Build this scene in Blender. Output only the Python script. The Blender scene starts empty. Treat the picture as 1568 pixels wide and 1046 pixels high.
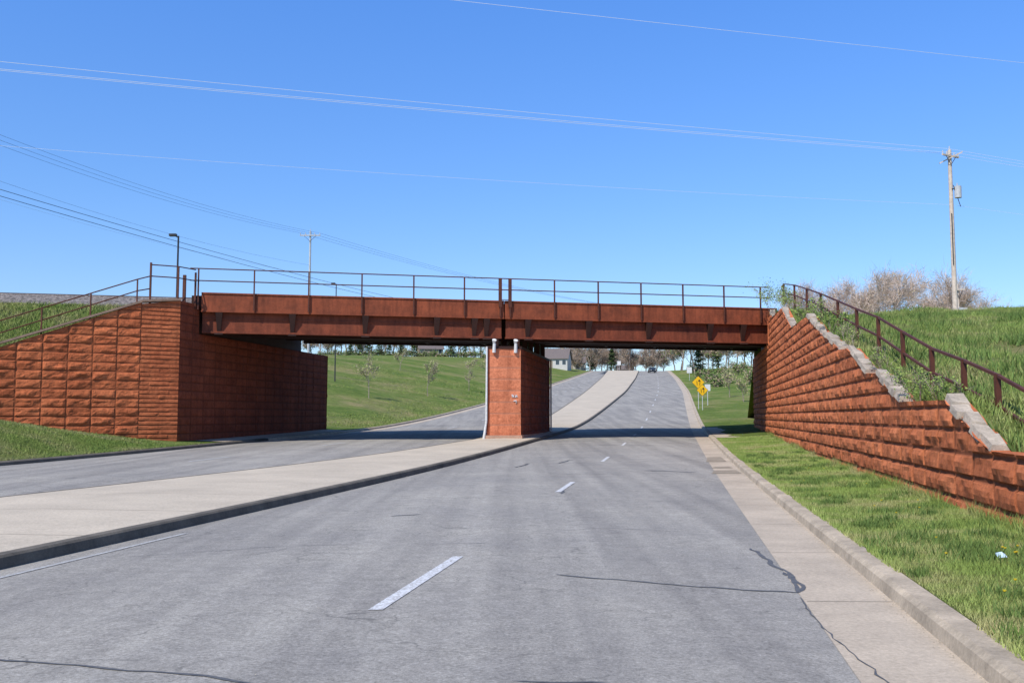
import bpy, math, random
import numpy as np
from mathutils import Vector, Matrix
random.seed(3); rng=np.random.default_rng(7)
scn=bpy.context.scene
COL=scn.collection
# ---------------------------------------------------------------- helpers
_T=rng.random((256,256))
def vn(x,y,seed=0):
    x=np.asarray(x,float)+seed*17.3; y=np.asarray(y,float)+seed*9.1
    xi=np.floor(x).astype(int); yi=np.floor(y).astype(int)
    fx=x-xi; fy=y-yi; fx=fx*fx*(3-2*fx); fy=fy*fy*(3-2*fy)
    a=_T[xi%256,yi%256]; b=_T[(xi+1)%256,yi%256]; c=_T[xi%256,(yi+1)%256]; d=_T[(xi+1)%256,(yi+1)%256]
    return (a*(1-fx)+b*fx)*(1-fy)+(c*(1-fx)+d*fx)*fy-0.5
def fbm(x,y,o=4,seed=0):
    r=0;a=1
    for i in range(o):
        r=r+a*vn(np.asarray(x)*2**i,np.asarray(y)*2**i,seed+i*3); a*=.5
    return r
def link(o,parent=None):
    COL.objects.link(o)
    if parent: o.parent=parent
    return o
def empty(name,loc=(0,0,0),rz=0):
    e=bpy.data.objects.new(name,None); e.location=loc; e.rotation_euler=(0,0,rz); e.empty_display_size=.3
    return link(e)
def mesh(name,vs,fs,mats,parent=None,mi=None,smooth=False,attr=None,tone=None):
    me=bpy.data.meshes.new(name)
    me.from_pydata([tuple(v) for v in vs],[],[tuple(f) for f in fs])
    if not isinstance(mats,(list,tuple)): mats=[mats]
    for m in mats: me.materials.append(m)
    if mi is not None: me.polygons.foreach_set('material_index',np.asarray(mi,dtype=np.int32))
    if smooth: me.polygons.foreach_set('use_smooth',[True]*len(me.polygons))
    if attr is not None:
        a=me.attributes.new('joint','FLOAT','POINT'); a.data.foreach_set('value',np.asarray(attr,dtype=np.float32))
    if tone is not None:
        a=me.attributes.new('tone','FLOAT','POINT'); a.data.foreach_set('value',np.asarray(tone,dtype=np.float32))
    me.update()
    return link(bpy.data.objects.new(name,me),parent)
class MB:
    def __init__(s): s.v=[];s.f=[];s.m=[]
    def add(s,vs,fs,m=0):
        b=len(s.v); s.v+= [tuple(v) for v in vs]; s.f+=[tuple(i+b for i in f) for f in fs]; s.m+=[m]*len(fs)
    def box(s,x0,x1,y0,y1,z0,z1,m=0,k=0):
        vs=[(x0+k*y0,y0,z0),(x1+k*y0,y0,z0),(x1+k*y1,y1,z0),(x0+k*y1,y1,z0),(x0+k*y0,y0,z1),(x1+k*y0,y0,z1),(x1+k*y1,y1,z1),(x0+k*y1,y1,z1)]
        s.add(vs,[(3,2,1,0),(4,5,6,7),(0,1,5,4),(1,2,6,5),(2,3,7,6),(3,0,4,7)],m)
    def tube(s,p,q,r0,r1=None,n=6,m=0,cap=True):
        r1=r0 if r1 is None else r1
        p=Vector(p);q=Vector(q);d=(q-p)
        if d.length<1e-6: return
        d.normalize(); a=d.orthogonal().normalized(); b=d.cross(a)
        vs=[]
        for (c,r) in ((p,r0),(q,r1)):
            for i in range(n):
                t=2*math.pi*i/n; vs.append(c+a*(r*math.cos(t))+b*(r*math.sin(t)))
        fs=[(i,(i+1)%n,n+(i+1)%n,n+i) for i in range(n)]
        if cap: fs+=[tuple(range(n-1,-1,-1)),tuple(range(n,2*n))]
        s.add(vs,fs,m)
    def bar(s,p,q,w,h,m=0):
        p=Vector(p);q=Vector(q);d=(q-p).normalized()
        up=Vector((0,0,1))
        if abs(d.z)>.95: up=Vector((0,1,0))
        a=d.cross(up).normalized(); b=a.cross(d).normalized()
        vs=[]
        for c in (p,q):
            for (i,j) in ((-1,-1),(1,-1),(1,1),(-1,1)): vs.append(c+a*(i*w/2)+b*(j*h/2))
        s.add(vs,[(3,2,1,0),(4,5,6,7),(0,1,5,4),(1,2,6,5),(2,3,7,6),(3,0,4,7)],m)
    def obj(s,name,mats,parent=None,smooth=False): return mesh(name,s.v,s.f,mats,parent,s.m,smooth)
# ---------------------------------------------------------------- materials
def newmat(name):
    m=bpy.data.materials.new(name); m.use_nodes=True
    nt=m.node_tree; b=nt.nodes['Principled BSDF']; return m,nt,b
def N(nt,t,**k):
    n=nt.nodes.new(t)
    for a,v in k.items(): setattr(n,a,v)
    return n
def coords(nt,scale=(1,1,1),rot=(0,0,0)):
    tc=N(nt,'ShaderNodeTexCoord'); mp=N(nt,'ShaderNodeMapping')
    mp.inputs['Scale'].default_value=scale; mp.inputs['Rotation'].default_value=rot
    nt.links.new(tc.outputs['Object'],mp.inputs['Vector']); return mp.outputs['Vector']
def noise(nt,vec,scale,detail=5,rough=.6):
    n=N(nt,'ShaderNodeTexNoise'); n.inputs['Scale'].default_value=scale; n.inputs['Detail'].default_value=detail
    n.inputs['Roughness'].default_value=rough; nt.links.new(vec,n.inputs['Vector']); return n.outputs['Fac']
def ramp(nt,fac,stops):
    r=N(nt,'ShaderNodeValToRGB'); e=r.color_ramp.elements
    while len(e)<len(stops): e.new(.5)
    for i,(p,c) in enumerate(stops):
        e[i].position=p; e[i].color=(c if len(c)==4 else (*c,1))
    nt.links.new(fac,r.inputs['Fac']); return r.outputs['Color']
def mix(nt,f,a,b,mode='MIX'):
    m=N(nt,'ShaderNodeMix',data_type='RGBA',blend_type=mode)
    if isinstance(f,(int,float)): m.inputs[0].default_value=f
    else: nt.links.new(f,m.inputs[0])
    for s,v in ((m.inputs[6],a),(m.inputs[7],b)):
        if isinstance(v,tuple): s.default_value=(*v,1) if len(v)==3 else v
        else: nt.links.new(v,s)
    return m.outputs[2]
def bump(nt,b,h,st,dist=.02):
    n=N(nt,'ShaderNodeBump'); n.inputs['Strength'].default_value=st; n.inputs['Distance'].default_value=dist
    nt.links.new(h,n.inputs['Height']); nt.links.new(n.outputs['Normal'],b.inputs['Normal'])
def simple(name,c1,c2=None,scale=3,rough=.8,bs=.2,bscale=30,metal=0,spec=.3,dist=.01):
    m,nt,b=newmat(name); v=coords(nt)
    c2=c2 or tuple(x*.7 for x in c1)
    col=ramp(nt,noise(nt,v,scale,6,.65),[(.32,c2),(.68,c1)])
    nt.links.new(col,b.inputs['Base Color']); b.inputs['Roughness'].default_value=rough; b.inputs['Metallic'].default_value=metal
    b.inputs['Specular IOR Level'].default_value=spec
    if bs: bump(nt,b,noise(nt,v,bscale,4),bs,dist)
    return m
def m_steel(name,c,d,st):
    m,nt,b=newmat(name); v=coords(nt); vz=coords(nt,(2.2,2.2,.25))
    a=ramp(nt,noise(nt,v,1.0,8,.72),[(.30,d),(.62,c)])
    s=ramp(nt,noise(nt,vz,2.0,6,.7),[(.34,(st,st,st)),(.58,(1.06,1.06,1.06))])
    f=ramp(nt,noise(nt,v,12,5,.8),[(.3,(.8,.8,.8)),(.7,(1.12,1.14,1.16))])
    nt.links.new(mix(nt,1,mix(nt,1,a,s,'MULTIPLY'),f,'MULTIPLY'),b.inputs['Base Color']); b.inputs['Roughness'].default_value=.7; b.inputs['Specular IOR Level'].default_value=.2
    bump(nt,b,noise(nt,v,30,4),.15,.01); return m
RROT=(0,0,math.radians(9.8))
def m_asphalt():
    m,nt,b=newmat('asphalt'); v=coords(nt); vs=coords(nt,(1.0,.03,1),RROT)
    fine=ramp(nt,noise(nt,v,34,5,.9),[(.3,(.11,.103,.090)),(.46,(.28,.26,.228)),(.56,(.34,.317,.280)),(.72,(.56,.525,.47))])
    med=ramp(nt,noise(nt,v,5,6,.8),[(.3,(.80,.80,.80)),(.7,(1.14,1.14,1.14))])
    big=ramp(nt,noise(nt,v,.35,6,.65),[(.3,(.82,.82,.84)),(.7,(1.1,1.09,1.07))])
    st=ramp(nt,noise(nt,vs,1.3,4,.55),[(.32,(.80,.80,.81)),(.62,(1.12,1.12,1.11))])
    c=mix(nt,1,fine,big,'MULTIPLY'); c=mix(nt,1,c,st,'MULTIPLY'); c=mix(nt,1,c,med,'MULTIPLY')
    nn=N(nt,'ShaderNodeTexNoise'); nn.inputs['Scale'].default_value=2.5; nn.inputs['Detail'].default_value=5
    nt.links.new(v,nn.inputs['Vector'])
    ad=N(nt,'ShaderNodeVectorMath',operation='MULTIPLY_ADD'); nt.links.new(nn.outputs['Color'],ad.inputs[0]); ad.inputs[1].default_value=(.9,.9,0); nt.links.new(v,ad.inputs[2])
    for sc,wd,g0,off in ((.55,.010,.46,0),(1.9,.022,.52,7)):
        vo=N(nt,'ShaderNodeTexVoronoi',feature='DISTANCE_TO_EDGE'); vo.inputs['Scale'].default_value=sc
        nt.links.new(ad.outputs[0],vo.inputs['Vector'])
        cr=ramp(nt,vo.outputs['Distance'],[(.0,(1,1,1)),(wd,(0,0,0))])
        gate=ramp(nt,noise(nt,v,.5+off*.03,3),[(g0,(0,0,0)),(g0+.12,(.6,.6,.6))])
        c=mix(nt,mix(nt,1,cr,gate,'MULTIPLY'),c,(.09,.085,.078))
    nt.links.new(c,b.inputs['Base Color']); b.inputs['Roughness'].default_value=.88; b.inputs['Specular IOR Level'].default_value=.2
    bump(nt,b,noise(nt,v,60,3,.8),.6,.008); return m
ASPH=m_asphalt()
def m_conc(name,c,dark=.6,sc=.8):
    m,nt,b=newmat(name); v=coords(nt)
    a=ramp(nt,noise(nt,v,sc,7,.7),[(.3,tuple(x*dark for x in c)),(.65,c)])
    f=ramp(nt,noise(nt,v,22,5,.85),[(.3,(.70,.70,.70)),(.7,(1.18,1.18,1.18))])
    nt.links.new(mix(nt,1,a,f,'MULTIPLY'),b.inputs['Base Color']); b.inputs['Roughness'].default_value=.9
    bump(nt,b,noise(nt,v,50,4,.7),.4,.006); return m
CONC=m_conc('gutter_concrete',(.52,.425,.315),.70)
KERB=m_conc('kerb_concrete',(.52,.42,.30),.5,1.5)
KERBD=m_conc('kerb_concrete_dirty',(.16,.135,.10),.45,1.5)
MEDC=m_conc('median_concrete',(.56,.47,.35),.78,.5)
CAPC=m_conc('cap_stone',(.50,.41,.31),.4,2.5)
def m_grass(name='grass_ground'):
    m,nt,b=newmat(name); v=coords(nt)
    a=ramp(nt,noise(nt,v,.11,10,.74),[(.30,(.080,.130,.024)),(.45,(.130,.180,.040)),(.54,(.175,.200,.060)),(.66,(.29,.24,.12))])
    f=ramp(nt,noise(nt,v,4,8,.88),[(.3,(.40,.44,.40)),(.5,(1,1,1)),(.7,(1.4,1.35,1.3))])
    l=ramp(nt,noise(nt,v,.7,6,.75),[(.3,(.66,.74,.66)),(.7,(1.2,1.14,1.1))])
    nt.links.new(mix(nt,1,mix(nt,1,a,f,'MULTIPLY'),l,'MULTIPLY'),b.inputs['Base Color']); b.inputs['Roughness'].default_value=1; b.inputs['Specular IOR Level'].default_value=.1
    bump(nt,b,noise(nt,v,6,7,.8),1,.12); return m
GRASS=m_grass()
def m_wall(name,c,dark,j,bs=.5,jm=1):
    m,nt,b=newmat(name); v=coords(nt); vz=coords(nt,(1.6,1.6,.18))
    a=ramp(nt,noise(nt,v,.7,7,.7),[(.28,dark),(.62,c)])
    s=ramp(nt,noise(nt,vz,1.5,5,.6),[(.3,(.74,.72,.72)),(.62,(1.08,1.07,1.06))])
    f=ramp(nt,noise(nt,v,9,7,.82),[(.3,(.58,.55,.53)),(.5,(1,1,1)),(.7,(1.2,1.27,1.33))])
    cc=mix(nt,1,mix(nt,1,a,s,'MULTIPLY'),f,'MULTIPLY')
    tn=N(nt,'ShaderNodeAttribute',attribute_name='tone')
    cc=mix(nt,1,cc,ramp(nt,tn.outputs['Fac'],[(0,(.90,.88,.87)),(1,(1.08,1.09,1.10))]),'MULTIPLY')
    at=N(nt,'ShaderNodeAttribute',attribute_name='joint')
    mm=N(nt,'ShaderNodeMath',operation='MULTIPLY'); mm.inputs[1].default_value=jm; nt.links.new(at.outputs['Fac'],mm.inputs[0])
    cc=mix(nt,mm.outputs[0],cc,j)
    nt.links.new(cc,b.inputs['Base Color']); b.inputs['Roughness'].default_value=.85; b.inputs['Specular IOR Level'].default_value=.15
    bump(nt,b,noise(nt,v,10,8,.82),bs,.05); return m
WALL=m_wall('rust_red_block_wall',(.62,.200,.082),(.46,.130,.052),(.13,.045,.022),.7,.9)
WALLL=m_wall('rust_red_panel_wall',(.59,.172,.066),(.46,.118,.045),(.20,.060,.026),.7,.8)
WALLD=m_wall('inner_wall_baked_shade',(.28,.070,.032),(.18,.044,.022),(.09,.026,.014),.5,.6)  # block wall red darkened, shade of the inner faces baked into the colour
PIERM=m_wall('pier_paint',(.66,.23,.115),(.55,.17,.08),(.36,.17,.11),.2,.7)
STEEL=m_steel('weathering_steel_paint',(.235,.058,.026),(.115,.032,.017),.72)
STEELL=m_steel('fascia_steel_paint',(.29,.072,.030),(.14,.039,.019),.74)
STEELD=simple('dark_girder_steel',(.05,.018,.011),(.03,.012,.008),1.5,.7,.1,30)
RAILM=simple('railing_paint',(.12,.036,.018),(.07,.024,.014),4,.6,.1,30)
WHITE=simple('white_paint',(.72,.72,.70),(.5,.49,.46),12,.6,.1,60)
def m_line(name,lo,hi,p):
    m,nt,b=newmat(name); v=coords(nt)
    c=ramp(nt,noise(nt,v,24,6,.85),[(p,lo),(p+.1,hi),(.75,tuple(min(.8,x*1.15) for x in hi))])
    nt.links.new(c,b.inputs['Base Color']); b.inputs['Roughness'].default_value=.8; return m
LINE=m_line('worn_lane_paint',(.35,.33,.30),(.60,.60,.60),.43)
LINE2=m_line('faded_edge_line',(.31,.295,.27),(.48,.47,.45),.48)
TAR=simple('crack_sealant',(.07,.07,.072),(.14,.135,.125),12,.6,.2,60)
BALL=simple('ballast_stone',(.30,.26,.235),(.08,.07,.065),7,.95,1.0,14,dist=.08)
RUST=simple('rail_steel',(.12,.07,.05),(.08,.05,.035),4,.5)
TIE=simple('timber_tie',(.09,.065,.05),(.05,.04,.03),6,.9)
WOODG=simple('pale_pole_wood',(.66,.55,.45),(.44,.36,.29),5,.9,.4,25)
GREY=simple('galvanised_grey',(.52,.52,.51),(.38,.39,.40),4,.5)
DARKM=simple('dark_metal',(.05,.05,.05),(.03,.03,.03),4,.5)
WIREW=simple('aluminium_wire',(.75,.78,.82),(.65,.7,.75),4,.4,0)
WIRED=simple('dark_cable',(.14,.18,.26),(.10,.14,.22),4,.6,0)
BARK=simple('bark',(.17,.13,.10),(.09,.07,.055),6,.95,.5,20)
BARKG=simple('grey_twig_bark',(.36,.29,.23),(.22,.17,.135),3,.95,0)
BARKP=simple('pale_twig_bark',(.62,.49,.40),(.45,.35,.29),3,.95,0)
LEAFL=simple('spring_leaf_light',(.32,.40,.09),(.18,.26,.05),2,.8,0)
LEAFM=simple('leaf_mid',(.14,.21,.045),(.075,.125,.028),2,.8,0)
LEAFD=simple('conifer_needles',(.04,.07,.026),(.022,.04,.016),2,.9,0)
LEAFB=simple('budding_twigs',(.42,.31,.21),(.29,.21,.14),2,.9,0)
BUDY=simple('bud_yellow',(.55,.48,.27),(.42,.35,.19),2,.9,0)
def m_blade(name,k):
    m,nt,b=newmat(name); v=coords(nt)
    s=lambda c: tuple(x*k for x in c)
    a=ramp(nt,noise(nt,v,.45,7,.75),[(.3,s((.135,.215,.042))),(.48,s((.215,.285,.070))),(.66,s((.36,.32,.155)))])
    f=ramp(nt,noise(nt,v,14,5,.9),[(.3,(.5,.5,.45)),(.7,(1.35,1.32,1.3))])
    nt.links.new(mix(nt,1,a,f,'MULTIPLY'),b.inputs['Base Color']); b.inputs['Roughness'].default_value=.75; b.inputs['Specular IOR Level'].default_value=.2; return m
BLADE=m_blade('grass_blades',1.0); BLADEV=m_blade('verge_grass_blades',1.25)
YEL=simple('sign_yellow',(.80,.45,.01),(.72,.39,.01),3,.5,0)
BLK=simple('sign_black',(.02,.02,.02),(.015,.015,.015),3,.5,0)
SIDING=simple('white_siding',(.55,.52,.47),(.45,.43,.39),2,.8,.1)
TAN=simple('tan_siding',(.36,.29,.22),(.3,.24,.18),2,.8,.1)
ROOF=simple('roof_shingle',(.19,.155,.14),(.11,.09,.085),4,.9,.3)
GLASS=simple('window_glass',(.03,.04,.05),(.02,.03,.04),2,.1,0,spec=.8)
CARP=simple('dark_car_paint',(.02,.025,.04),(.015,.02,.03),2,.25,0,spec=.6)
TYRE=simple('tyre_rubber',(.02,.02,.02),(.015,.015,.015),5,.9,0)
# ---------------------------------------------------------------- alignment
PY=[-60,0,25,35,50,65,75,90,110,143,207,290,322,350,420,600,4000]
PZ=[0,0,0,.08,.33,.58,.9,1.75,3.05,5.3,9.8,15.5,16.9,17.0,14,6,6]
def Zr(Y):
    Y=np.asarray(Y,float); return sum(np.interp(Y+d,PY,PZ) for d in (-7,-3.5,0,3.5,7))/5
XY=[-60,0,143,207,290,350,4000]; XX=[-12.8,-2.51,22.1,31.9,43.8,50,300]
def Xd(Y):
    Y=np.asarray(Y,float); return sum(np.interp(Y+d,XY,XX) for d in (-10,-5,0,5,10))/5
MR=lambda Y: np.full_like(np.asarray(Y,float),-4.8)
def ML(Y): return np.interp(Y,[-60,18,37,50,66,143,290,400],[-10.6,-10.3,-8.7,-8.1,-8.4,-11,-14.5,-14.5])
LK=-19.3
def WO(Y): return 6.67+.0217*np.asarray(Y,float)
rowsN=np.concatenate([np.arange(-10,30,.75),np.arange(30,110,1.5),np.arange(110,360,4),np.array([360,380,420,480,600,900,1500,2500,4000])])
def G(off,Y):
    off=np.asarray(off,float);Y=np.asarray(Y,float); z=Zr(Y)
    a=np.clip(-off-20.3,0,None)
    gn=np.interp(Y,[0,36,44,52,70,85,200],[.34,.30,.12,.0,.10,.18,.15]); cap=np.interp(Y,[0,60,80,150,250],[2.2,2.5,5.5,5.6,4.2])
    start=np.interp(Y,[50,70],[0,1.6])
    left=np.minimum(gn*np.clip(a-start,0,None),cap)
    left=left+fbm(off*.08,Y*.08,3,2)*.5*np.clip(a/12,0,1)
    b=np.clip(off-5,0,None)
    right=np.minimum(.045*b,2.2)+fbm(off*.07,Y*.07,3,5)*.8*np.clip((off-12)/20,0,1)
    return z+.13+np.where(off<0,left,right)+.05*fbm(off*.9,Y*.9,2,4)*np.where(off<0,np.clip(a,0,1),np.clip(off-4.8,0,1))
def loft(name,prof,rows,mat,parent=None,smooth=True):
    rows=np.asarray(rows,float); k=len(prof); vs=np.zeros((len(rows),k,3))
    for i,(of,zf) in enumerate(prof):
        o=of(rows) if callable(of) else np.full(len(rows),float(of))
        z=zf(o,rows) if callable(zf) else Zr(rows)+zf
        vs[:,i,0]=Xd(rows)+o; vs[:,i,1]=rows; vs[:,i,2]=z
    fs=[]
    for r in range(len(rows)-1):
        for i in range(k-1):
            a=r*k+i; fs.append((a,a+1,a+k+1,a+k))
    return mesh(name,vs.reshape(-1,3),fs,mat,parent,smooth=smooth)
Lc=[-3000,-1200,-500,-250,-160,-120,-100,-85,-75,-65,-58,-52,-46,-42,-38,-35,-32,-30,-28,-26.5,-25,-24,-23,-22,-21.2,-20.6,-20.1,-19.55]
Rc=[4.66,5.2,5.8,6.4,7,7.6,8.2,9,10,12,14,17,20,25,30,36,44,55,70,90,120,180,300,600,1200,3000]
prof=[(o,G) for o in Lc]+[(-19.5,-.22),(4.6,-.22)]+[(o,G) for o in Rc]
loft('ground',prof,rowsN,GRASS)
rd=rowsN[rowsN<=420]
loft('road',[(lambda Y:MR(Y)-.05,0.0),(-2.4,.035),(0,.05),(2,.03),(3.67,0.0)],rd,ASPH)
loft('road',[(LK-.05,0.0),(-16,.04),(-13.5,.05),(lambda Y:ML(Y)-.0,0.0)],rd,ASPH)
loft('gutter_pavement',[(3.64,.0045),(4.44,.002)],rd,CONC)
loft('kerb',[(4.43,-.02),(4.455,.10),(4.50,.135),(4.68,.14),(4.70,-.05)],rd,KERB,smooth=False)
for rr_,mt in ((rd[rd<=51],KERBD),(rd[rd>=49.5],KERB)):
    loft('kerb',[(LK-.27,-.05),(LK-.26,.14),(LK-.08,.135),(LK-.03,.10),(LK,-.02)],rr_,mt,smooth=False)
loft('gutter_pavement',[(LK-.01,.006),(LK+.8,.020)],rd[rd>=49.5],CONC)
loft('kerb',[(lambda Y:MR(Y)+.0,-.02),(lambda Y:MR(Y)-.03,.12),(lambda Y:MR(Y)-.06,.145),(lambda Y:MR(Y)-.2,.15),(lambda Y:MR(Y)-.21,.05)][::-1],rd,KERBD,smooth=False)
loft('kerb',[(lambda Y:ML(Y)+.0,-.02),(lambda Y:ML(Y)+.03,.12),(lambda Y:ML(Y)+.06,.145),(lambda Y:ML(Y)+.2,.15),(lambda Y:ML(Y)+.21,.05)],rd,KERBD,smooth=False)
loft('median_pavement',[(lambda Y:ML(Y)+.19,.146),(lambda Y:(ML(Y)+MR(Y))/2,.19),(lambda Y:MR(Y)-.19,.146)],rd,MEDC)
ry=np.arange(50.5,68,1.0)
loft('sidewalk_pavement',[(4.69,.15),(lambda Y:WO(Y)+.1,.19)],ry+1,CONC)
loft('sidewalk_pavement',[(-21.0,.20),(LK-.26,.15)],ry-4,CONC)
mb=MB()
def zr(y): return float(Zr(y))
def xd(y): return float(Xd(y))
for i in range(28):
    y=2.5+i*3.05
    mb.add([(xd(y)+3.66,y,zr(y)+.0085),(xd(y)+4.43,y,zr(y)+.0065),(xd(y)+4.43,y+.014,zr(y)+.0065),(xd(y)+3.66,y+.014,zr(y)+.0085)],[(0,1,2,3)])
for i in range(26):
    y=3+i*3.05
    ml=float(ML(y)); md=(ml-4.8)/2
    for (a,b_,za,zb) in ((ml+.2,md,.15,.194),(md,-5.0,.194,.15)):
        mb.add([(xd(y)+a,y,zr(y)+za),(xd(y)+b_,y,zr(y)+zb),(xd(y)+b_,y+.015,zr(y)+zb),(xd(y)+a,y+.015,zr(y)+za)],[(0,1,2,3)])
mb.obj('pavement_joint',[simple('joint_dark',(.38,.32,.24),(.26,.22,.16))])
# ---------------------------------------------------------------- markings
mb=MB()
def camber(o): return float(np.interp(o,[-4.85,-2.4,0,2,3.67],[0,.035,.05,.03,0]))
def strip_off(mb,o0,o1,y0,y1,dz,n=6,m=0):
    for i in range(n):
        a=y0+(y1-y0)*i/n; b=y0+(y1-y0)*(i+1)/n
        mb.add([(xd(a)+o0,a,zr(a)+camber(o0)+dz),(xd(a)+o1,a,zr(a)+camber(o1)+dz),(xd(b)+o1,b,zr(b)+camber(o1)+dz),(xd(b)+o0,b,zr(b)+camber(o0)+dz)],[(0,1,2,3)],m)
for k in range(-1,22):
    y0=8.0+12.2*k
    strip_off(mb,-.06,.06,y0,y0+3.0,.006,4)
    for i in range(3):
        a=y0+i; b=a+1
        mb.add([(xd(a)-14.1,a,zr(a)+.056),(xd(a)-14.0,a,zr(a)+.056),(xd(b)-14.0,b,zr(b)+.056),(xd(b)-14.1,b,zr(b)+.056)],[(0,1,2,3)])
mb.obj('lane_marking',[LINE])
mb=MB(); strip_off(mb,-4.45,-4.37,2,13.5,.006,10); mb.obj('edge_marking',[LINE2])
def crack(pts,w,name='road_crack',mat=TAR,seed=0):
    r=random.Random(seed); P=[]
    for i in range(len(pts)-1):
        a=Vector(pts[i]);b=Vector(pts[i+1]); n=max(2,int((b-a).length/.12))
        for j in range(n): P.append(a.lerp(b,j/n))
    P.append(Vector(pts[-1]))
    vs=[];fs=[];wob=0
    for i,p in enumerate(P):
        d=(P[min(i+1,len(P)-1)]-P[max(i-1,0)]).normalized(); nrm=Vector((-d.y,d.x)); wob=wob*.85+(r.random()-.5)*.05
        ww=w*(.5+.8*r.random())*.5*(.35 if i in(0,len(P)-1) else 1); jj=nrm*((r.random()-.5)*w*.7+wob)
        for s in(-1,1):
            q=p+jj+nrm*ww*s; o=q.x-xd(q.y)
            vs.append((q.x,q.y,zr(q.y)+camber(o)+.005 if -4.8<o<3.67 else zr(q.y)+.0095))
    for i in range(len(P)-1): fs.append((2*i,2*i+1,2*i+3,2*i+2))
    mesh(name,vs,fs,mat)
crack([(.46,9.85),(1.3,9.45),(2.2,9.15),(2.68,9.05),(2.80,9.6),(2.86,10.2)],.045,seed=1)
crack([(2.70,9.05),(2.83,9.3),(2.88,9.9),(2.98,11.2),(3.0,12)],.05,seed=2)
crack([(3.9,28),(4.6,27.8),(5.3,27.4)],.16,seed=3)
crack([(1.0,19.8),(1.35,22.3),(1.45,22.5)],.07,seed=4)
crack([(-1.95,15.5),(-1.5,15.8)],.06,seed=5)
crack([(-3.6,6.5),(-2.7,6.2),(-1.9,6.0),(-1.2,5.6)],.03,seed=6)
crack([(0,5.95),(.5,5.98),(1.0,5.8)],.025,seed=7)
crack([(.1,29.5),(.6,31.5)],.12,seed=8)
crack([(1.55,31.5),(2.1,33.5)],.12,seed=9)
crack([(2.3,5.2),(2.45,7.2),(2.62,8.8)],.015,seed=10)
crack([(1.0,26),(2.2,26.3),(3.1,26.1)],.04,seed=11)
crack([(2.6,44.5),(4.5,45.1),(6.8,45.4)],.09,seed=12)
crack([(-1.2,12.1),(-.3,12.2)],.015,seed=13)
crack([(-4.5,11.2),(-2.8,12.0),(-1.9,12.1)],.012,seed=14)
crack([(.6,13.5),(1.3,13.9),(2.4,13.6)],.012,seed=16)
crack([(-6.0,27),(-3.5,27.6)],.05,seed=17)
mb=MB()
for (y0,y1,o0,o1) in ((27.0,28.6,3.5,4.4),(29.5,30.4,3.6,4.3),(33,36,3.55,4.3)):
    mb.add([(xd(y0)+o0,y0,zr(y0)+.012),(xd(y0)+o1,y0+.15,zr(y0)+.011),(xd(y1)+o1-.1,y1,zr(y1)+.011),(xd(y1)+o0+.1,y1-.2,zr(y1)+.012)],[(0,1,2,3)])
mb.obj('gutter_patch',[simple('dirt_patch',(.34,.28,.20),(.20,.165,.125),4)])
mb=MB(); R=random.Random(77)
for i in range(1500):
    y=4.5+42*R.random()
    if R.random()<.55: o=4.425-abs(R.gauss(0,.05)); z=.008
    elif R.random()<.5: o=-4.77+abs(R.gauss(0,.08)); z=.012
    else: o=R.uniform(-4.6,3.6); z=camber(o)+.008
    s=R.uniform(.002,.006)*(1+y*.04); a=R.uniform(0,6.28); x=xd(y)+o; zz=zr(y)+z
    mb.add([(x+s*math.cos(a),y+s*math.sin(a),zz),(x+s*math.cos(a+2.1),y+s*math.sin(a+2.1),zz),(x+s*math.cos(a+4.2),y+s*math.sin(a+4.2),zz),(x,y,zz+s*.5)],[(0,1,3),(1,2,3),(2,0,3)],R.choice((0,1)))
mb.obj('gutter_grit',[simple('grit_dark',(.20,.17,.13)),simple('grit_pale',(.46,.40,.31))])
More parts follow.
